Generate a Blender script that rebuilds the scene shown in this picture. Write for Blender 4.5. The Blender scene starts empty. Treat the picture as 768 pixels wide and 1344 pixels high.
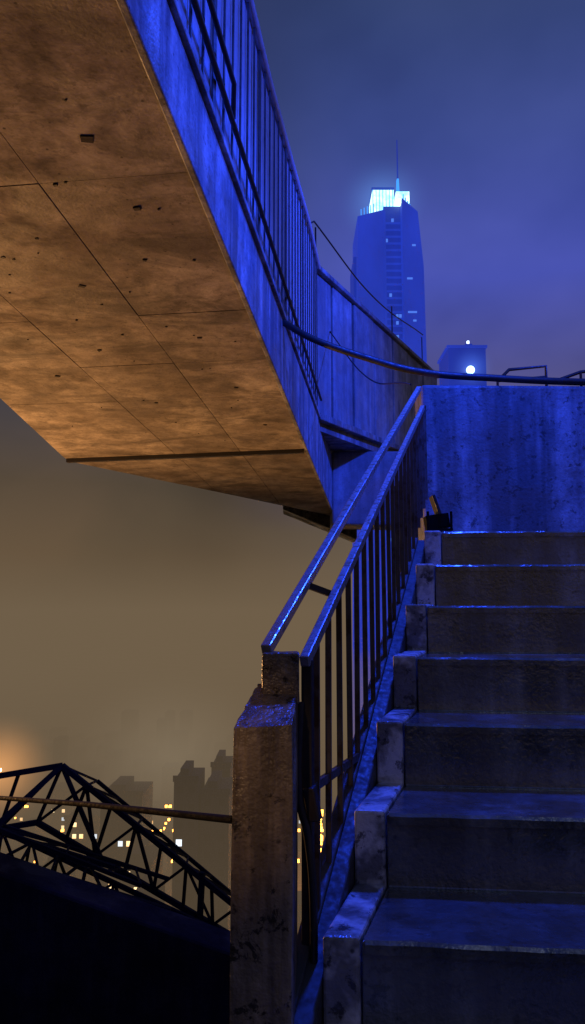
import bpy, bmesh, math, random
from mathutils import Vector, Matrix
random.seed(7)
S = bpy.context.scene
S.view_settings.view_transform='Standard'; S.view_settings.look='None'
S.view_settings.exposure=0; S.view_settings.gamma=1

# ------------------------------------------------------------ helpers
def link(o, parent=None):
    S.collection.objects.link(o)
    if parent: o.parent=parent
    return o
def empty(name):
    e=bpy.data.objects.new(name,None); return link(e)
def mesh(name, verts, faces, mat=None, parent=None, bevel=0, seg=2, smooth=False):
    me=bpy.data.meshes.new(name); me.from_pydata([tuple(v) for v in verts],[],faces); me.validate()
    bm=bmesh.new(); bm.from_mesh(me); bmesh.ops.recalc_face_normals(bm,faces=bm.faces); bm.to_mesh(me); bm.free()
    o=bpy.data.objects.new(name,me)
    if mat: me.materials.append(mat)
    if smooth:
        for p in me.polygons: p.use_smooth=True
    if bevel:
        m=o.modifiers.new('bevel','BEVEL'); m.width=bevel; m.segments=seg; m.limit_method='ANGLE'; m.angle_limit=math.radians(30)
    return link(o,parent)
BF=[(0,3,2,1),(4,5,6,7),(0,1,5,4),(1,2,6,5),(2,3,7,6),(3,0,4,7)]
def boxv(x0,x1,y0,y1,z0,z1):
    return [(x0,y0,z0),(x1,y0,z0),(x1,y1,z0),(x0,y1,z0),(x0,y0,z1),(x1,y0,z1),(x1,y1,z1),(x0,y1,z1)]
def box(name,b,mat,parent=None,bevel=0):
    return mesh(name,boxv(*b),BF,mat,parent,bevel)
def multi(name,boxes,mat,parent=None,bevel=0):
    V=[];F=[]
    for b in boxes:
        n=len(V); vs=boxv(*b) if len(b)==6 else b
        V+=list(vs); F+=[tuple(n+i for i in f) for f in BF]
    return mesh(name,V,F,mat,parent,bevel)
def bar_verts(p,q,w,h):
    p=Vector(p);q=Vector(q);d=(q-p).normalized()
    up=Vector((0,0,1))
    if abs(d.z)>.95: up=Vector((0.28,0.96,0))
    s=d.cross(up).normalized()*w/2; u=s.cross(d).normalized()*h/2
    return [p-s-u,p+s-u,q+s-u,q-s-u,p-s+u,p+s+u,q+s+u,q-s+u]
def bars(name,segs,mat,parent=None,bevel=0):
    V=[];F=[]
    for (p,q,w,h) in segs:
        n=len(V); V+=bar_verts(p,q,w,h); F+=[tuple(n+i for i in f) for f in BF]
    return mesh(name,V,F,mat,parent,bevel)
def tube(name,pts,r,mat,parent=None,smoothcurve=True):
    cu=bpy.data.curves.new(name,'CURVE'); cu.dimensions='3D'; cu.bevel_depth=r; cu.bevel_resolution=3
    if smoothcurve and len(pts)>2:
        sp=cu.splines.new('BEZIER'); sp.bezier_points.add(len(pts)-1)
        for b,p in zip(sp.bezier_points,pts):
            b.co=p; b.handle_left_type='AUTO'; b.handle_right_type='AUTO'
    else:
        sp=cu.splines.new('POLY'); sp.points.add(len(pts)-1)
        for b,p in zip(sp.points,pts): b.co=(*p,1)
    cu.use_fill_caps=True
    cu.materials.append(mat)
    return link(bpy.data.objects.new(name,cu),parent)

# ------------------------------------------------------------ materials
def newmat(name):
    m=bpy.data.materials.new(name); m.use_nodes=True
    nt=m.node_tree; nt.nodes.clear()
    out=nt.nodes.new('ShaderNodeOutputMaterial'); return m,nt,out
def N(nt,t,**kw):
    n=nt.nodes.new(t)
    for k,v in kw.items(): setattr(n,k,v)
    return n
def mixc(nt,fac,a,b,mode='MIX'):
    m=nt.nodes.new('ShaderNodeMix'); m.data_type='RGBA'; m.blend_type=mode
    for idx,v in ((0,fac),(6,a),(7,b)):
        if isinstance(v,(int,float)): m.inputs[idx].default_value=v
        elif isinstance(v,tuple): m.inputs[idx].default_value=(*v,1) if len(v)==3 else v
        else: nt.links.new(v,m.inputs[idx])
    return m.outputs[2]
def ramp(nt,src,stops):
    r=nt.nodes.new('ShaderNodeValToRGB'); el=r.color_ramp.elements
    while len(el)<len(stops): el.new(.5)
    for e,(p,c) in zip(el,stops):
        e.position=p; e.color=(*c,1) if isinstance(c,tuple) else (c,c,c,1)
    nt.links.new(src,r.inputs[0]); return r.outputs[0]
def noise(nt,co,scale,detail=4,rough=.6,sc=None,dist=0):
    if sc:
        mp=nt.nodes.new('ShaderNodeMapping'); mp.inputs['Scale'].default_value=sc
        nt.links.new(co,mp.inputs[0]); co=mp.outputs[0]
    n=nt.nodes.new('ShaderNodeTexNoise'); n.inputs['Scale'].default_value=scale
    n.inputs['Detail'].default_value=detail; n.inputs['Roughness'].default_value=rough; n.inputs['Distortion'].default_value=dist
    nt.links.new(co,n.inputs['Vector']); return n.outputs[0]
def concrete(name,base,dark,streak=.5,rlo=.5,rhi=.9,bump=.35,tone=False,light=None,board=None,wet=False,specks=True,grime=.75,spec=.3,pits=0,ss=5):
    m,nt,out=newmat(name)
    co=N(nt,'ShaderNodeTexCoord').outputs['Object']
    n1=noise(nt,co,1.6,5,.62,dist=.4); n2=noise(nt,co,7,5,.7); n3=noise(nt,co,70,2,.6)
    c=mixc(nt,ramp(nt,n1,[(.38,0.),(.66,1.)]),dark,base)
    c=mixc(nt,ramp(nt,n2,[(.35,grime),(.6,0.)]),c,tuple(v*.55 for v in dark))
    if streak:
        s=noise(nt,co,ss,4,.65,sc=(2.2,2.2,.16),dist=.3)
        c=mixc(nt,ramp(nt,s,[(.42,streak),(.6,0.)]),c,tuple(v*.4 for v in dark))
    if light:
        l=noise(nt,co,6,4,.65,dist=.3)
        c=mixc(nt,ramp(nt,l,[(.44,0.),(.56,.9)]),c,light)
    if tone:
        a=N(nt,'ShaderNodeAttribute',attribute_name='tone')
        c=mixc(nt,1.0,c,a.outputs['Color'],'MULTIPLY')
    if board:
        b=noise(nt,co,3,5,.68,sc=board,dist=.8)
        c=mixc(nt,ramp(nt,b,[(.36,.8),(.53,0.)]),c,tuple(v*.4 for v in dark))
    if specks:
        v=N(nt,'ShaderNodeTexVoronoi'); v.inputs['Scale'].default_value=16; v.inputs['Randomness'].default_value=1
        nt.links.new(co,v.inputs['Vector'])
        c=mixc(nt,ramp(nt,v.outputs['Distance'],[(.05,.8),(.10,0.)]),c,tuple(x*.2 for x in dark))
    if pits:
        pn=noise(nt,co,24,5,.72,dist=.3)
        c=mixc(nt,ramp(nt,pn,[(.38,pits),(.44,0.)]),c,tuple(x*.12 for x in dark))
    c=mixc(nt,.35,c,mixc(nt,n3,(.25,.25,.25),(.9,.9,.9)),'OVERLAY')
    p=N(nt,'ShaderNodeBsdfPrincipled'); nt.links.new(c,p.inputs['Base Color'])
    rr=ramp(nt,noise(nt,co,3.1 if not wet else 4.5,4,.6,dist=.4),[(.42,rlo),(.58,rhi)]); nt.links.new(rr,p.inputs['Roughness'])
    p.inputs['Specular IOR Level'].default_value=.9 if wet else spec
    if wet:
        p.inputs['Coat Weight'].default_value=.8; p.inputs['Coat Roughness'].default_value=.16
    bp=N(nt,'ShaderNodeBump'); bp.inputs['Strength'].default_value=bump; bp.inputs['Distance'].default_value=.01
    hh=mixc(nt,.5,n2,n3); nt.links.new(hh,bp.inputs['Height'])
    nt.links.new(bp.outputs[0],p.inputs['Normal']); nt.links.new(p.outputs[0],out.inputs[0])
    return m
def metal(name,base,rust,rough=.45,metallic=.3,amt=(.5,.62),spec=.5):
    m,nt,out=newmat(name)
    co=N(nt,'ShaderNodeTexCoord').outputs['Object']
    n=noise(nt,co,14,4,.7); n2=noise(nt,co,60,2,.6)
    c=mixc(nt,ramp(nt,n,[(amt[0],0.),(amt[1],1.)]),base,rust)
    p=N(nt,'ShaderNodeBsdfPrincipled'); nt.links.new(c,p.inputs['Base Color'])
    p.inputs['Metallic'].default_value=metallic; p.inputs['Specular IOR Level'].default_value=spec
    nt.links.new(ramp(nt,n2,[(.3,rough-.12),(.7,min(1,rough+.2))]),p.inputs['Roughness'])
    bp=N(nt,'ShaderNodeBump'); bp.inputs['Strength'].default_value=.12; bp.inputs['Distance'].default_value=.003
    nt.links.new(n,bp.inputs['Height']); nt.links.new(bp.outputs[0],p.inputs['Normal'])
    nt.links.new(p.outputs[0],out.inputs[0]); return m
def emis(name,col,st,var=None,scale=.05):
    m,nt,out=newmat(name)
    e=N(nt,'ShaderNodeEmission'); e.inputs['Strength'].default_value=st
    if var:
        co=N(nt,'ShaderNodeTexCoord').outputs['Object']
        nt.links.new(mixc(nt,ramp(nt,noise(nt,co,scale,3,.6),[(.35,0.),(.65,1.)]),col,var),e.inputs['Color'])
    else: e.inputs['Color'].default_value=(*col,1)
    nt.links.new(e.outputs[0],out.inputs[0])
    m.cycles.emission_sampling='NONE'
    return m
def litwall(name,base,em,st):
    m,nt,out=newmat(name)
    co=N(nt,'ShaderNodeTexCoord').outputs['Object']
    n=noise(nt,co,.06,4,.6,sc=(1,1,.35))
    p=N(nt,'ShaderNodeBsdfPrincipled'); p.inputs['Base Color'].default_value=(*base,1); p.inputs['Roughness'].default_value=.7
    c=mixc(nt,ramp(nt,n,[(.3,0.),(.7,1.)]),tuple(v*.7 for v in em),em)
    nt.links.new(c,p.inputs['Emission Color']); p.inputs['Emission Strength'].default_value=st
    nt.links.new(p.outputs[0],out.inputs[0])
    m.cycles.emission_sampling='NONE'
    return m
def mist_glow(name,col,st,center,radii):
    """ellipsoid whose own emission stands in for lamplit mist, densest in its middle"""
    m,nt,out=newmat(name+'_volume')
    tc=N(nt,'ShaderNodeTexCoord').outputs['Object']
    g=N(nt,'ShaderNodeTexGradient',gradient_type='QUADRATIC_SPHERE'); nt.links.new(tc,g.inputs[0])
    mu=N(nt,'ShaderNodeMath',operation='MULTIPLY'); mu.inputs[1].default_value=st; nt.links.new(g.outputs['Fac'],mu.inputs[0])
    e=N(nt,'ShaderNodeEmission'); e.inputs['Color'].default_value=(*col,1); nt.links.new(mu.outputs[0],e.inputs['Strength'])
    nt.links.new(e.outputs[0],out.inputs['Volume'])
    bm=bmesh.new(); bmesh.ops.create_icosphere(bm,subdivisions=3,radius=1.02); me=bpy.data.meshes.new(name); bm.to_mesh(me); bm.free()
    me.materials.append(m); o=bpy.data.objects.new(name,me); link(o); o.location=center; o.scale=radii; return o

M_soffit=concrete('soffit_concrete',(.42,.375,.33),(.20,.172,.15),streak=0,rlo=.6,rhi=.95,tone=True,board=(.7,1.3,1),bump=.4,pits=.3)
M_groove=concrete('groove_dark',(.05,.04,.035),(.03,.025,.02),specks=False)
M_fascia=concrete('fascia_concrete',(.5,.5,.52),(.22,.22,.24),streak=.8,rlo=.4,rhi=.8,bump=.5,grime=.8,ss=3,pits=.4)
M_wall=concrete('wall_concrete',(.34,.35,.37),(.16,.165,.18),streak=.9,rlo=.3,rhi=.8,bump=.6,grime=.85,ss=2.2,pits=.7)
M_parapet=concrete('parapet_panel_concrete',(.42,.43,.45),(.26,.26,.28),streak=.6,rlo=.4,rhi=.8,bump=.3,grime=.6,ss=1.6)
M_step=concrete('step_concrete',(.25,.275,.27),(.10,.112,.112),streak=.85,rlo=.08,rhi=.36,bump=.45,wet=True,grime=.85,ss=3,pits=.5)
M_curb=concrete('curb_plaster',(.26,.265,.27),(.17,.17,.175),streak=.2,rlo=.15,rhi=.5,light=(.62,.63,.64),bump=.6,grime=.8,pits=.8)
M_pillar=concrete('pillar_concrete',(.36,.29,.18),(.16,.125,.08),streak=.85,rlo=.3,rhi=.7,bump=1.0,pits=.95,ss=6)
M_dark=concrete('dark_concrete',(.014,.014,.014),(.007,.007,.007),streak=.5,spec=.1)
M_panel=metal('panel_painted',(.42,.42,.46),(.25,.25,.28),rough=.4,metallic=.1,amt=(.5,.75))
M_rail=metal('rail_galvanised',(.34,.34,.37),(.22,.21,.21),rough=.28,metallic=.5,amt=(.5,.8))
M_bal=metal('baluster_steel',(.09,.085,.08),(.05,.035,.025),rough=.4,metallic=.5)
M_string=metal('stringer_steel',(.06,.06,.06),(.035,.03,.028),rough=.55,metallic=.3)
M_black=metal('black_steel',(.02,.02,.022),(.025,.018,.013),rough=.5,metallic=.2)
M_truss=metal('truss_dark_steel',(.006,.006,.006),(.010,.008,.006),rough=.75,metallic=0,spec=.1)

# ------------------------------------------------------------ stairs
R=.17; T=.306; Y0=1.65; Z0=-.67
def XL(Y): return .141+.296*(Y-Y0)
def NZ(Y): return Z0+(R/T)*(Y-Y0)
SK=-.10
KMIN,KMAX=-9,6
def step_mesh(name,xa,xb,mat,dz=0.,dy=0.,zbot=-3.2,parent=None,bevel=.008,endY=4.36,xabs=None):
    def P(Y,side,z):
        xl=XL(Y)
        X = xl+xa if side==0 else (xabs if xabs is not None else xl+xb)
        return (X, Y+SK*(X-xl), z+dz)
    prof=[]
    for k in range(KMIN,KMAX+1):
        y=Y0+k*T-dy
        prof.append((y,Z0+(k-1)*R)); prof.append((y,Z0+k*R))
    prof.append((endY,Z0+KMAX*R))
    V=[P(y,0,z) for y,z in prof]+[P(y,1,z) for y,z in prof]; n=len(prof)
    b=len(V); V+= [P(prof[0][0],0,zbot),P(prof[-1][0],0,zbot),P(prof[0][0],1,zbot),P(prof[-1][0],1,zbot)]
    F=[(i,i+1,n+i+1,n+i) for i in range(n-1)]
    F.append(tuple(list(range(n))+[b+1,b])); F.append(tuple(list(range(n,2*n))+[b+3,b+2]))
    F.append((0,n,b+2,b)); F.append((n-1,b+1,b+3,2*n-1)); F.append((b,b+2,b+3,b+1))
    return mesh(name,V,F,mat,parent,bevel)
stairs=step_mesh('concrete_stairs',0,0,M_step,xabs=3.2,bevel=.004)
step_mesh('side_curb',-.078,-.004,M_curb,dz=.010,dy=.008,parent=stairs,bevel=.007,endY=4.3)
V=[];F=[]
for k in range(KMIN,KMAX+1):
    y=Y0+k*T; z=Z0+k*R; xl=XL(y)+.006; xr=3.15; n=60; b0=len(V)
    for i in range(n+1):
        x=xl+(xr-xl)*i/n; yy=y+SK*(x-xl); j=random.uniform(-.0025,.0025); jz=random.uniform(-.0015,.001)
        V+=[(x,yy-.009+j,z-.022),(x,yy-.009+j,z-.003+jz),(x,yy-.003+j,z+.004+jz*.5),(x,yy+.02,z+.003),(x,yy+.02,z-.022)]
    for i in range(n):
        a=b0+5*i
        for q in range(5): F.append((a+q,a+(q+1)%5,a+5+(q+1)%5,a+5+q))
    F.append(tuple(b0+q for q in range(5))); F.append(tuple(b0+5*n+q for q in range(5)))
mesh('nosing',V,F,M_step,stairs)
def sloped(name,ya,yb,xo0,xo1,zo0,zo1,mat,parent):
    V=[]
    for zo in (zo0,zo1):
        for (y,xo) in ((ya,xo0),(ya,xo1),(yb,xo1),(yb,xo0)):
            V.append((XL(y)+xo,y,NZ(y)+zo))
    return mesh(name,V,BF,mat,parent,.004)
sloped('stringer_beam',-.9,3.6,-.145,-.082,-.40,-.085,M_string,stairs)
sloped('stringer_flange',-.9,3.6,-.158,-.12,-.083,-.07,M_string,stairs)

# ------------------------------------------------------------ stair railing
rail=empty('stair_railing')
def PX(Y): return -.477+.296*Y
def RZ(Y): return -.098+.524*(Y-1.73)
bars('handrail',[((PX(1.70),1.70,RZ(1.70)),(PX(3.95),3.95,RZ(3.95)),.022,.026)],M_rail,rail,.003)
bars('outer_handrail',[((-.058,1.70,-.088),(.655,3.83,1.135),.024,.024)],M_rail,rail,.003)
seg=[]
y=1.80
while y<4.05:
    jx=random.uniform(-.003,.003)
    seg.append(((PX(y),y,RZ(y)-.012),(PX(y)+jx,y+jx,NZ(y)-.075),.014,.010)); y+=.112
bars('balusters',seg,M_bal,rail)
bars('newel_post',[((PX(1.725),1.725,RZ(1.725)-.01),(PX(1.725),1.725,-1.05),.024,.024)],M_black,rail,.002)
bars('lower_rail',[((PX(1.73),1.74,-.395),(PX(2.34),2.34,-.418),.012,.02)],M_bal,rail)
bars('rail_bracket',[((PX(2.0)-.075,1.98,.062),(PX(2.0),2.0,.035),.02,.016)],M_black,rail)
tube('bent_rod',[(PX(1.70)-.01,1.70,-.20),(PX(1.70)-.012,1.70,-.40),(PX(1.72)-.0,1.70,-.48),(PX(1.72)+.012,1.70,-.62),(PX(1.7)+.005,1.70,-1.0)],.009,M_black,rail)
bars('clamp',[((PX(1.74)-.002,1.71,-.38),(PX(1.74)+.012,1.71,-.45),.026,.03)],M_black,rail,.004)

# ------------------------------------------------------------ pillar
pillar=empty('concrete_pillar')
V=[(-.122,1.52,-1.9),(-.004,1.52,-1.9),(.008,1.72,-1.9),(-.104,1.72,-1.9),
   (-.116,1.52,-.228),(.0,1.52,-.222),(.012,1.70,-.165),(-.075,1.70,-.160)]
def rough_edges(o,cuts=5,amp=.004):
    """subdivide and chip a block so that its edges are not ruler-straight"""
    me=o.data; bm=bmesh.new(); bm.from_mesh(me)
    bmesh.ops.subdivide_edges(bm,edges=bm.edges[:],cuts=cuts,use_grid_fill=True)
    rr=random.Random(3)
    for v in bm.verts:
        sh=[e.calc_face_angle(0) for e in v.link_edges if len(e.link_faces)==2]
        a=amp if max(sh)>.6 else amp*.35
        v.co+=Vector((rr.uniform(-a,a),rr.uniform(-a,a),rr.uniform(-a,a)*.6))
    bm.to_mesh(me); bm.free()
sh=mesh('shaft',V,BF,M_pillar,pillar,.006,3); rough_edges(sh,14,.0022)
cb=box('cap_block',(-.066,.014,1.655,1.735,-.20,-.092),M_pillar,pillar,.005); rough_edges(cb,3,.0018)

# ------------------------------------------------------------ landing parapet wall
wall=empty('parapet_wall')
V=[(.748,4.30,-3),(4.2,4.1,-3),(4.2,4.36,-3),(.748,4.56,-3),(.748,4.30,1.30),(4.2,4.1,1.215),(4.2,4.36,1.215),(.748,4.56,1.30)]
mesh('wall_body',V,BF,M_wall,wall,.02,3)

# ------------------------------------------------------------ elevated walkway
walk=empty('elevated_walkway')
def XR(Y): return -.656+.124*Y
def SZ(Y): return 1.605-.05*Y
def XLE(Y): return -1.85-.03*(Y-3.2)
YN=-2.5
TOPZ=1.80
bot=[(XR(YN),YN),(XR(9.26),9.26),(-1.94,6.5),(XLE(YN),YN)]
V=[(x,y,SZ(y)+.012) for x,y in bot]+[(x,y,TOPZ) for x,y in bot]
mesh('deck_slab',V,[(0,1,2,3),(4,5,6,7),(0,1,5,4),(1,2,6,5),(2,3,7,6),(3,0,4,7)],M_fascia,walk)
joints=[-2.45,-.9,.3,1.30,2.43,3.50,4.13,4.75,6.10]
offs=[0,.54,1.10,None]
def lanept(i,Yj):
    o=offs[i]
    if o is None:
        Y=Yj+.12*1.7; return (XLE(Y),min(Y,6.5))
    Y=Yj+.12*o; return (XR(Y)-o,Y)
ends=[(XR(9.26),9.26),(XR(8.55)-.54,8.55),(XR(7.8)-1.1,7.8),(-1.94,6.5)]
V=[];F=[];tones=[]
g=.0022
for j in range(len(joints)):
    for i in range(3):
        a=lanept(i,joints[j]); b=lanept(i+1,joints[j])
        if j+1<len(joints): c=lanept(i+1,joints[j+1]); d=lanept(i,joints[j+1])
        else: c=ends[i+1]; d=ends[i]
        pts=[Vector((p[0],p[1],0)) for p in (a,b,c,d)]
        cen=sum(pts,Vector())/4
        q=[]
        for p in pts:
            dv=p-cen
            q.append(p-Vector((math.copysign(g,dv.x),math.copysign(g,dv.y),0)))
        off=random.uniform(-.0012,.0012)
        n=len(V)
        for p in q: V.append((p.x,p.y,SZ(p.y)-.004+off))
        for p in q: V.append((p.x,p.y,SZ(p.y)+.02))
        F+=[tuple(n+k for k in f) for f in BF]
        t=random.uniform(.72,1.12); tones+=[t]*6
o=mesh('soffit_panels',V,F,M_soffit,walk)
ca=o.data.color_attributes.new('tone','FLOAT_COLOR','CORNER')
for p in o.data.polygons:
    t=tones[p.index] if p.index<len(tones) else 1
    for li in p.loop_indices: ca.data[li].color=(t,t*.98,t*.95,1)
bars('drip_bar',[((.09,6.1,SZ(6.1)-.02),(-1.93,6.42,SZ(6.42)-.02),.045,.03)],M_black,walk)
holes=[(-.653,2.255,.017),(-.573,2.645,.011),(-.942,3.255,.012),(-.618,3.025,.007),(-.485,3.83,.010),(-1.2,3.0,.007),(-.83,2.5,.006),(-1.05,4.0,.008),(-.35,4.6,.01),(-.9,4.9,.009),(-.2,5.4,.01),(-1.4,4.4,.012)]
for _ in range(36): holes.append((random.uniform(-1.7,-.3),random.uniform(1.6,6),random.uniform(.002,.005)))
hv=[]
for x,y,r in holes:
    if x<XR(y)-.03:
        a=random.uniform(-.6,.6); ca_,sa_=math.cos(a),math.sin(a)
        q=[(x+ca_*dx*r*1.25-sa_*dy*r,y+sa_*dx*r*1.25+ca_*dy*r) for dx,dy in ((-1,-.8),(1,-1),(.8,1),(-1,.9))]
        hv.append([(px,py,SZ(y)-.0085) for px,py in q]+[(px,py,SZ(y)+.01) for px,py in q])
multi('tie_holes',hv,M_groove,walk)
def strip(name,ys,xo0,xo1,zf0,zf1,mat,bevel=0):
    V=[];F=[]
    for y in ys:
        V+=[(XR(y)+xo0,y,zf0(y)),(XR(y)+xo1,y,zf0(y)),(XR(y)+xo1,y,zf1(y)),(XR(y)+xo0,y,zf1(y))]
    for i in range(len(ys)-1):
        a=4*i;b=a+4
        F+=[(a,a+1,b+1,b),(a+1,a+2,b+2,b+1),(a+2,a+3,b+3,b+2),(a+3,a,b,b+3)]
    e=4*(len(ys)-1); F+=[(0,1,2,3),(e,e+1,e+2,e+3)]
    return mesh(name,V,F,mat,walk,bevel)
strip('fascia_band',[YN,2,5,9.24],.002,.03,lambda y:SZ(y)-.02,lambda y:1.795,M_fascia,.006)
strip('fascia_ledge',[YN,2,5,8.3],.002,.05,lambda y:1.797,lambda y:1.83,M_fascia,.006)
tp=[(-2.5,2.9),(3.3,2.92),(3.94,2.95),(4.91,3.08),(6.13,3.27),(7.1,3.32)]
def TZ(y):
    for (a,za),(b,zb) in zip(tp,tp[1:]):
        if y<=b: return za+(zb-za)*(y-a)/(b-a)
    return tp[-1][1]
wr=empty('walkway_railing')
ys=[YN+i*.3 for i in range(33) if YN+i*.3<7.1]+[7.1]
tube('top_rail',[(XR(y)+.03,y,TZ(y)) for y in ys],.024,M_panel,wr)
tube('lower_rail',[(XR(y)+.05,y,1.99) for y in ys],.012,M_black,wr)
tube('short_pipe',[(XR(y)+.065,y,2.12) for y in (-2,0,2,2.85)]+[(XR(2.9)+.05,2.93,2.02)],.011,M_black,wr,False)
seg=[];pb=[];y=YN+.05;i=0
while y<7.05:
    w=.010 if i%6 else .03
    seg.append(((XR(y)+.03,y,1.832),(XR(y)+.03,y,TZ(y)-.01),.008,w)); y+=.17; i+=1
bars('pickets',seg,M_string,wr)
y=YN+.02
while y<7.0:
    y2=min(y+.98,7.09)
    V=[(XR(y)+.002,y,1.835),(XR(y)+.016,y,1.835),(XR(y2)+.016,y2,1.835),(XR(y2)+.002,y2,1.835),
       (XR(y)+.002,y,TZ(y)-.02),(XR(y)+.016,y,TZ(y)-.02),(XR(y2)+.016,y2,TZ(y2)-.02),(XR(y2)+.002,y2,TZ(y2)-.02)]
    pb.append(V); y+=1.0
multi('infill_sheets',pb,M_panel,wr)

par=empty('panelled_parapet')
def FP(s): return (.227+.42*s,7.1+s)
def FB(s): return 1.86+.1*s
def FT(s): return 3.32+.1*s
ss=[0,.46,1.07,1.8,2.6,3.4,4.25,5.2]
pl=[]; sm=[]
nrm=Vector((1,-.42,0)).normalized()
for a,b in zip(ss,ss[1:]):
    a2=a+.02;b2=b-.02; jj=random.uniform(-.015,.015)
    A=Vector((*FP(a2),0))+nrm*jj;B=Vector((*FP(b2),0))+nrm*jj
    q=[A,B,B-nrm*.06,A-nrm*.06]
    zb=[FB(a2),FB(b2),FB(b2),FB(a2)];zt=[FT(a2),FT(b2),FT(b2),FT(a2)]
    pl.append([(p.x,p.y,z) for p,z in zip(q,zb)]+[(p.x,p.y,z-.03) for p,z in zip(q,zt)])
    A=Vector((*FP(b-.03),0))-nrm*.04;B=Vector((*FP(b+.03),0))-nrm*.04
    q=[A,B,B-nrm*.05,A-nrm*.05]
    sm.append([(p.x,p.y,FB(b)) for p in q]+[(p.x,p.y,FT(b)-.05) for p in q])
multi('panels',pl,M_parapet,par,.01)
multi('seams',sm,M_dark,par)
A=Vector((*FP(-.03),FT(-.03)));B=Vector((*FP(5.2),FT(5.2)))
bars('cap_rail',[(A,B,.09,.05)],M_fascia,par,.01)
A=Vector((*FP(-.05),FB(-.05)-.04));B=Vector((*FP(5.2),FB(5.2)-.04))
bars('base_lip',[(A,B,.14,.07)],M_fascia,par,.01)
pts=[(.2,7.05),(2.4,12.3),(-.4,12.9),(-1.9,6.6)]
V=[(x,y,1.70+.1*max(0,y-7.1)*.9) for x,y in pts]+[(x,y,1.79+.1*max(0,y-7.1)) for x,y in pts]
mesh('turning_deck',V,BF,M_fascia,par)
V=[(.46,8.75,.98),(2.6,8.75,.92),(2.6,9.2,.92),(.46,9.32,.98),(.46,8.75,1.84),(2.6,8.75,1.84),(2.6,9.2,1.84),(.46,9.32,1.84)]
mesh('cross_beam',V,BF,M_parapet,par,.02)
V=[(-.12,9.4,1.24),(.8,9.4,.86),(.8,9.9,.86),(-.12,9.9,1.24),(-.12,9.4,1.5),(.8,9.4,1.5),(.8,9.9,1.5),(-.12,9.9,1.5)]
mesh('corbel',V,BF,M_pillar,par,.01)
box('pier',(2.6,3.4,8.7,9.4,-6,1.9),M_wall,par,.02)
gw=empty('wire_guardrail')
tube('wire_top',[(.21,7.0,3.75),(.9,8.6,3.72),(2.0,11.25,4.18)],.008,M_black,gw)
tube('wire_low',[(.0,6.3,3.28),(.21,7.0,3.75)],.008,M_black,gw)
seg=[]
for s in (0.,2.6,4.2): seg.append(((*FP(s),FT(s)),(*FP(s),FT(s)+.42),.014,.014))
bars('wire_posts',seg,M_black,gw)

tube('drain_pipe',[(XR(4.6)+.03,4.56,1.775),(.12,4.45,1.63),(.45,4.4,1.49),(.745,4.36,1.395),(1.2,4.3,1.335),(1.7,4.26,1.30),(3.2,4.2,1.27)],.021,M_black)
tube('hanging_cable',[(.36,7.6,2.9),(.62,6.6,2.1),(.75,4.7,1.42)],.006,M_black)

gr=empty('terrace_guardrail')
def r6(x,z): return (x,6.2,z)
tube('rail_a',[r6(1.72,1.90),r6(1.82,2.0),r6(2.13,2.03),r6(2.13,1.75)],.014,M_black,gr,False)
tube('rail_a_low',[r6(1.72,1.90),r6(2.13,1.94)],.010,M_black,gr,False)
tube('rail_b',[r6(2.2,1.90),r6(2.42,1.98),r6(3.4,2.1)],.014,M_black,gr,False)
bars('posts',[(r6(1.72,1.2),r6(1.72,1.9),.02,.02),(r6(2.13,1.2),r6(2.13,1.9),.02,.02),(r6(2.42,1.2),r6(2.42,1.98),.02,.02)],M_black,gr)
box('upper_terrace',(1.0,6,4.8,7.4,-3,1.2),M_dark)

fl=empty('floodlight')
fl.location=(.70,3.62,.37)
def flb(name,vs,mat,rot=0,loc=(0,0,0),bev=.004):
    o=mesh(name,vs,BF,mat,fl,bev); o.rotation_euler=(0,rot,0); o.location=loc; return o
flb('housing',boxv(-.055,.055,-.035,.04,-.035,.035),M_truss,math.radians(-8),(-.01,0,.045))
flb('glass_plate',boxv(-.008,.008,-.04,.05,-.05,.05),M_black,math.radians(-18),(-.015,0,.125))
bars('yoke',[((-.06,-.045,.0),(-.06,-.045,.09),.01,.02),((.05,-.045,.0),(.05,-.045,.09),.01,.02),((-.065,-.045,.004),(.055,-.045,.004),.02,.01)],M_truss,fl)
box('wall_niche',(.80,.845,4.27,4.31,.36,.50),M_black,wall)

# ------------------------------------------------------------ lower left
lw=empty('sloping_retaining_wall')
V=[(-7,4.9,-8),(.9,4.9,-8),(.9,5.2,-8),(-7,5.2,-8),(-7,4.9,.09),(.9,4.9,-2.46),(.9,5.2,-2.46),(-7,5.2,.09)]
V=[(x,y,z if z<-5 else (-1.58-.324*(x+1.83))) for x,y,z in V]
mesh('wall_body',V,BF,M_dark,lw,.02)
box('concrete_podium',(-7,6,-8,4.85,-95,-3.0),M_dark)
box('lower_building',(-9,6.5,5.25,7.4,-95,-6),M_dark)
tr=empty('steel_roof_truss')
segs=[]
def lattice(A,B,n,w=.045):
    a=[A[0].lerp(A[1],i/n) for i in range(n+1)]; b=[B[0].lerp(B[1],i/n) for i in range(n+1)]
    segs.append((A[0],A[1],w*1.3,w*1.3)); segs.append((B[0],B[1],w*1.3,w*1.3))
    for i in range(n):
        segs.append((a[i],b[i],w*.7,w*.7))
        segs.append((a[i],b[i+1],w*.7,w*.7) if i%2 else (b[i],a[i+1],w*.7,w*.7))
v=Vector
lattice([v((-2.34,8,-1.57)),v((-.55,8,-2.93))],[v((-2.6,8.1,-2.15)),v((-.5,8.1,-3.3))],7,.04)
lattice([v((-2.34,8,-1.57)),v((-.55,8,-2.93))],[v((-2.3,9.3,-2.0)),v((-.4,9.3,-3.5))],7,.03)
lattice([v((-4.5,8,-1.92)),v((-2.34,8,-1.57))],[v((-4.5,8.1,-2.45)),v((-2.6,8.1,-2.15))],5,.04)
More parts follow.
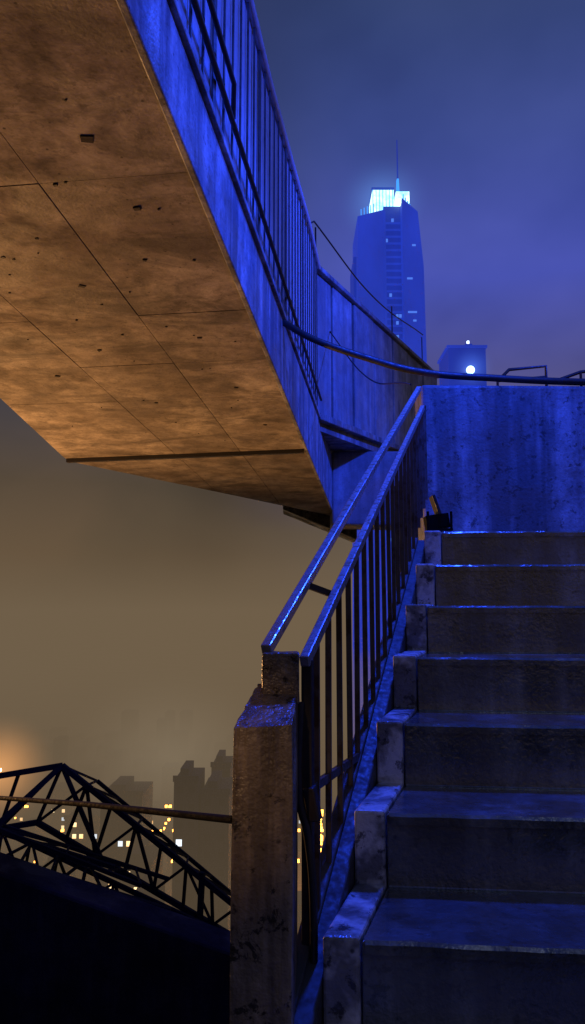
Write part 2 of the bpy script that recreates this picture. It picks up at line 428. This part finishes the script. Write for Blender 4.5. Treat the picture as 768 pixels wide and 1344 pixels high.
lattice([v((-4.4,6.6,-1.45)),v((-1.0,6.6,-2.45))],[v((-4.4,6.7,-1.75)),v((-1.0,6.7,-2.75))],12,.035)
lattice([v((-3.6,7.2,-1.72)),v((-1.6,7.2,-2.3))],[v((-3.6,6.3,-1.75)),v((-1.4,6.3,-2.35))],8,.03)
lattice([v((-3.0,7.5,-1.95)),v((-.6,7.5,-3.0))],[v((-3.0,7.4,-2.3)),v((-.7,7.4,-3.2))],9,.03)
lattice([v((-3.6,6.9,-1.5)),v((-1.3,6.9,-2.35))],[v((-3.5,7.8,-1.9)),v((-1.2,7.8,-2.6))],7,.025)
segs.append((v((-2.34,8,-1.57)),v((-2.95,7,-2.2)),.04,.04)); segs.append((v((-2.34,8,-1.57)),v((-1.9,8,-2.5)),.04,.04))
segs.append((v((-.9,8,-2.6)),v((-1.0,8,-5.0)),.05,.05)); segs.append((v((-3.5,8,-2)),v((-3.5,8,-6)),.08,.08))
bars('truss_members',segs,M_truss,tr)
tube('conduit_pipe',[(-.12,1.62,-.425),(-.6,2.3,-.56),(-1.25,3.2,-.75),(-1.6,3.6,-.84),(-1.62,3.62,-3.0)],.008,M_truss,None,False)

# ------------------------------------------------------------ city
M_bld=concrete('distant_facade',(.10,.095,.09),(.06,.055,.055),specks=False)
M_win=emis('window_warm',(1,.5,.17),4.5,(1,.75,.4),.4); M_winc=emis('window_cool',(.8,.9,1),2.4)
M_sod=emis('sodium_lamp',(1,.33,.04),34)
def building(name,x0,x1,y0,y1,z0,z1,lit=.12,fl=3.2,ww=1.1):
    e=empty(name)
    box('walls',(x0,x1,y0,y1,z0,z1),M_bld,e)
    box('roof_plant',(x0+(x1-x0)*.2,x0+(x1-x0)*.55,y0+2,y1-2,z1,z1+1.8),M_bld,e)
    box('roof_parapet',(x0-.2,x1+.2,y0-.2,y0+.1,z1-.2,z1+.9),M_bld,e)
    wd=[];wl=[];wc=[]
    n=int((z1-z0)/fl)
    for i in range(n):
        z=z1-(i+1)*fl+.9
        nx=max(2,int((x1-x0)/(ww*1.7)))
        for j in range(nx):
            x=x0+(j+.5)*(x1-x0)/nx
            b=(x-ww/2,x+ww/2,y0-.06,y0+.02,z,z+1.2)
            r=random.random()
            (wl if r<lit else wc if r<lit*1.4 else wd).append(b)
    if wd: multi('windows_dark',wd,M_black,e)
    if wl: multi('windows_lit',wl,M_win,e)
    if wc: multi('windows_cool',wc,M_winc,e)
    return e
building('apartment_block',-46,-36,190,204,-90,-44,.06)
building('office_tower',-22.5,-18,150,162,-90,-32.2,.03)
building('office_tower',-17.6,-12.2,152,166,-90,-35,.06)
building('office_tower',-18,-13.8,175,187,-90,-34.5,.02)
building('apartment_block',-36,-30,170,185,-90,-54,.2)
building('apartment_block',-28,-23.8,135,150,-90,-50,.12)
building('apartment_block',-5,3,185,196,-90,-68,.3)
building('apartment_block',14,24,225,236,-90,-70,.35)
building('apartment_block',-32,-25,120,132,-90,-56,.2)
building('apartment_block',-66,-56,230,244,-90,-60,.16)
building('apartment_block',-50,-43,160,170,-90,-58,.2)
building('apartment_block',-60,-54,190,200,-90,-61,.2)
wal=[];wn=[];wn2=[]
for gy in range(14):
    for gx in range(-16,12):
        y=95+gy*34+random.uniform(-5,5); x=gx*15+random.uniform(-3,3)
        w=random.uniform(5,10);h=random.uniform(4,11)+(random.random()<.15)*12
        if x>-4: h=min(h,6)
        wal.append((x,x+w,y,y+12,-90,-90+h))
        k=int(h/3)
        for i in range(k):
            for j in range(int(w/2)):
                if random.random()<(.4 if y<260 else .25 if y<340 else 0):
                    b=(x+.5+j*2,x+1.6+j*2,y-.08,y,-90+1+i*3,-90+2.2+i*3)
                    (wn if random.random()<.85 else wn2).append(b)
city=empty('distant_city_buildings')
multi('walls',wal,M_bld,city); multi('windows_warm',wn,M_win,city); multi('windows_cool',wn2,M_winc,city)
sl=[]
for i in range(420):
    gx=random.randint(-12,5); y=random.uniform(150,310); x=gx*15-2.5+random.uniform(-.5,.5)
    if random.random()<.5: y=95+34*random.randint(2,6)+24; x=random.uniform(-110,40)
    s=random.uniform(.3,.9)
    sl.append((x,x+s,y,y+s,-80,-80+s))
# an avenue running away between the blocks
for i in range(60):
    y=165+i*2.6+random.uniform(-1,1); s=random.uniform(.35,1.1)
    for x in (.045*y-3,.045*y+4,.085*y+1):
        if random.random()<.75: sl.append((x,x+s,y,y+s,-81,-81+s))
cl=empty('city_street_lights'); multi('lamp_heads',sl,M_sod,cl)
multi('poles',[(b[0]+.1,b[0]+.25,b[2]+.1,b[2]+.25,-90,b[4]-.01) for b in sl],M_black,cl)
gm,nt,out=newmat('city_ground')
p=N(nt,'ShaderNodeBsdfPrincipled'); co=N(nt,'ShaderNodeTexCoord').outputs['Object']
nt.links.new(mixc(nt,noise(nt,co,.02,5),(.03,.03,.03),(.08,.075,.07)),p.inputs['Base Color']); p.inputs['Roughness'].default_value=.7
nt.links.new(p.outputs[0],out.inputs[0])
mesh('ground',[(-9000,-9000,-90.01),(9000,-9000,-90.01),(9000,9000,-90.01),(-9000,9000,-90.01)],[(0,1,2,3)],gm)
FOG=(.158,.112,.066)
hm,nt,out=newmat('haze_volume')
va=N(nt,'ShaderNodeVolumeAbsorption'); va.inputs['Color'].default_value=(0,0,0,1); va.inputs['Density'].default_value=.0052
ve=N(nt,'ShaderNodeEmission'); ve.inputs['Color'].default_value=(*FOG,1); ve.inputs['Strength'].default_value=.0052
ad=N(nt,'ShaderNodeAddShader'); nt.links.new(va.outputs[0],ad.inputs[0]); nt.links.new(ve.outputs[0],ad.inputs[1])
nt.links.new(ad.outputs[0],out.inputs['Volume'])
hm.cycles.homogeneous_volume=True
box('haze',(-4000,4000,30,7000,-89.9,-15),hm)
mist_glow('mist_glow',(.20,.17,.12),.036,(-32,210,-40),(36,24,26))  # glow around city, crown and lamps is put into these volumes as emission
mist_glow('mist_glow',(1,.34,.08),.014,(6,215,-78),(60,50,16))
mist_glow('mist_glow',(.15,.45,1.0),.022,(39,309,174),(22,22,20))
mist_glow('mist_glow',(1,.42,.12),.14,(-29.2,78,-15.8),(6,6,6))

# ------------------------------------------------------------ towers
sk=empty('skyscraper')
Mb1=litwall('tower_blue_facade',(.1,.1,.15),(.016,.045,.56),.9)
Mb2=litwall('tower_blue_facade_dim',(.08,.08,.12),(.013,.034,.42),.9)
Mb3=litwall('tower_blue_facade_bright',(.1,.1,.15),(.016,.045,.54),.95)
Mc=emis('crown_light',(.25,.75,1),2.0,(.7,1,.7),.25)
Mc2=emis('crown_blue',(.05,.3,1),1.3)
Mw=emis('tower_window',(.08,.2,.85),1.0)
def taper(name,x0b,x1b,x0t,x1t,y0,y1,z0,z1l,z1r,mat):
    return mesh(name,[(x0b,y0,z0),(x1b,y0,z0),(x1b,y1,z0),(x0b,y1,z0),(x0t,y0,z1l),(x1t,y0,z1r),(x1t,y1,z1r),(x0t,y1,z1l)],BF,mat,sk)
taper('west_slab',24.5,38.4,27.2,38.4,300,326,-90,163,166,Mb1)
box('core',(38.45,45.5,303,330,-90,169),Mb2,sk)
taper('east_slab_low',45.55,56,45.55,54,298,326,-90,140,140,Mb1)
taper('east_slab_high',45.55,54,45.55,52.0,298,326,140.02,170,164,Mb1)
box('setback_block',(25.8,38,306,325,100,148),Mb2,sk)
box('crown_box',(34,43.0,304,318,166.1,177),Mc,sk)
box('crown_core',(43.4,49.0,300,310,169.1,174),Mc,sk)
box('crown_roof',(33.6,43.3,303.6,318.4,177.02,178),Mb2,sk)
multi('crown_mullions',[(34+i*1.4,34.25+i*1.4,303.7,303.98,166.1,177) for i in range(7)],Mc2,sk)
multi('roof_lights',[(28.6+i*1.3,28.9+i*1.3,300.5,301,163.5+i*.5,166.5+i*.6) for i in range(5)]+[(46+i*.9,46.4+i*.9,298.5,299,168.5-i,172-i*1.5) for i in range(6)],Mc2,sk)
taper('mast_base',44.0,45.2,44.2,45.0,302,304,174,181,181,Mc2)
taper('antenna_mast',44.3,44.9,44.45,44.75,302.5,303.2,181.02,199,199,Mb2)
ww=[];bd=[]
for i in range(78):
    z=-70+i*3
    bd.append((38.6,45.4,302.6,302.98,z,z+.8))
    for j in range(5):
        if random.random()<.12: ww.append((39+j*1.3,40+j*1.3,302.4,302.95,z+1,z+2.3))
for i in range(60):
    z=-60+i*3.6
    if random.random()<.2: ww.append((47+random.random()*3,48.2+random.random()*3,297.8,297.98,min(z,158),min(z,158)+.8))
multi('floor_bands',bd,Mb3,sk); multi('lit_windows',ww,Mw,sk)
taper('edge_fin',38.1,38.8,38.1,38.8,299.5,299.97,-90,165,165,Mb3)
sb=empty('rooftop_building')
box('walls',(31.8,39.4,150,160,-90,53),Mb2,sb)
box('roof_slab',(31.5,39.7,149.7,160.3,53.02,53.5),Mb1,sb)
box('plant_room',(35.8,37.2,152,156,53.52,54.6),Mb2,sb)
box('beacon',(36.3,36.7,152.5,153,54.62,55.4),emis('beacon_light',(.6,.75,1),4),sb)
bm=bmesh.new(); bmesh.ops.create_uvsphere(bm,u_segments=16,v_segments=8,radius=.85); me=bpy.data.meshes.new('roof_floodlight'); bm.to_mesh(me); bm.free()
o=bpy.data.objects.new('roof_floodlight',me); link(o,sb); o.location=(36.1,149.6,48.2); me.materials.append(emis('sign_white',(.4,.65,1),4))
multi('windows',[(32.6+i*1.6,33.6+i*1.6,149.9,149.98,40-j*3.2,41.6-j*3.2) for i in range(4) for j in range(8)],M_black,sb)
mist_glow('mist_glow',(.1,.25,1.0),.12,(36.1,148,48.2),(5,4,5))

lp=empty('street_lamp')
tube('mast',[(-29.6,78,-40),(-29.6,78,-16.0),(-29.2,78,-15.7)],.12,M_black,lp,False)
box('head',(-29.5,-28.9,77.7,78.3,-15.9,-15.65),emis('lamp_head_glow',(1,.5,.15),25),lp)

# ------------------------------------------------------------ lights
def spot(name,loc,tgt,col,pw,ang,blend=.6,size=.15):
    l=bpy.data.lights.new(name,'SPOT'); l.energy=pw; l.color=col; l.spot_size=math.radians(ang); l.spot_blend=blend; l.shadow_soft_size=size
    o=bpy.data.objects.new(name,l); link(o); o.location=loc
    o.rotation_euler=(Vector(tgt)-Vector(loc)).to_track_quat('-Z','Y').to_euler(); return o
BL=(.015,.062,1)
spot('blue_flood_lamp',(.85,3.40,3.4),(.72,3.35,0),BL,760,102,1,.12)
spot('blue_flood_lamp.001',(4.5,4.2,4.5),(.4,6.9,2.9),BL,2600,62,.8)
spot('blue_flood_lamp.002',(2.2,.2,3.8),(-.9,3.2,2.8),BL,1400,76,.9)
spot('wall_fill_spot',(.75,2.7,3.0),(.90,4.3,1.2),BL,300,54,1,.1)  # added spot, only there to lift the blue on the landing wall
spot('sodium_flood_lamp',(-3.3,5.6,-1.0),(-1.25,4.5,1.4),(1,.47,.16),620,120,.8,.3)
spot('pillar_fill_spot',(-.9,-3,.8),(-.20,1.6,-.33),(1,.55,.24),260,7,1,.05)  # added narrow warm fill for the pillar front, not a known lamp
sun=bpy.data.lights.new('faint_blue_fill','SUN'); sun.energy=.03; sun.angle=math.radians(12); sun.color=(.6,.7,1)  # added faint blue fill, no moon is known here
so=bpy.data.objects.new('faint_fill_lamp',sun); link(so); so.rotation_euler=(math.radians(35),math.radians(10),0)

# ------------------------------------------------------------ world
W=bpy.data.worlds.new('World'); S.world=W; W.use_nodes=True
nt=W.node_tree; nt.nodes.clear()
out=nt.nodes.new('ShaderNodeOutputWorld')
tc=N(nt,'ShaderNodeTexCoord').outputs['Generated']
sx=N(nt,'ShaderNodeSeparateXYZ'); nt.links.new(tc,sx.inputs[0])
warm=ramp(nt,sx.outputs['Z'],[(0,FOG),(.07,(.118,.081,.047)),(.16,(.075,.056,.038)),(.3,(.045,.045,.065)),(.45,(.035,.05,.16)),(.75,(.02,.03,.09))])
cool=ramp(nt,sx.outputs['Z'],[(0,FOG),(.1,(.12,.09,.065)),(.26,(.09,.085,.22)),(.40,(.058,.078,.40)),(.54,(.042,.066,.26)),(.68,(.03,.05,.14))])
mr=N(nt,'ShaderNodeMapRange'); mr.interpolation_type='SMOOTHSTEP'
mr.inputs['From Min'].default_value=-.12; mr.inputs['From Max'].default_value=.10; nt.links.new(sx.outputs['X'],mr.inputs['Value'])
c=mixc(nt,mr.outputs[0],warm,cool)
cl1=noise(nt,tc,2.6,4,.48,sc=(1,1,1.5),dist=.05)
cm=ramp(nt,cl1,[(.34,(.68,.68,.74)),(.50,(1.,1.,1.)),(.66,(1.35,1.26,1.2))])
fade=ramp(nt,sx.outputs['Z'],[(.0,0.),(.2,1.)])
c=mixc(nt,fade,c,mixc(nt,1.0,c,cm,'MULTIPLY'))
bg=N(nt,'ShaderNodeBackground'); nt.links.new(c,bg.inputs['Color']); bg.inputs['Strength'].default_value=1
sky=N(nt,'ShaderNodeTexSky'); sky.sky_type='NISHITA'; sky.sun_disc=False; sky.sun_elevation=math.radians(-6); sky.sun_rotation=math.radians(200)
bg2=N(nt,'ShaderNodeBackground'); nt.links.new(sky.outputs[0],bg2.inputs['Color']); bg2.inputs['Strength'].default_value=.05
a=N(nt,'ShaderNodeAddShader'); nt.links.new(bg.outputs[0],a.inputs[0]); nt.links.new(bg2.outputs[0],a.inputs[1])
nt.links.new(a.outputs[0],out.inputs['Surface'])

# ------------------------------------------------------------ camera
cam=bpy.data.cameras.new('camera'); co=bpy.data.objects.new('camera',cam); link(co)
co.location=(0,0,0); co.rotation_euler=(math.radians(90+7.3),0,0)
cam.sensor_fit='VERTICAL'; cam.sensor_height=36; cam.lens=36*1000/1344; cam.clip_start=.05; cam.clip_end=20000
S.camera=co
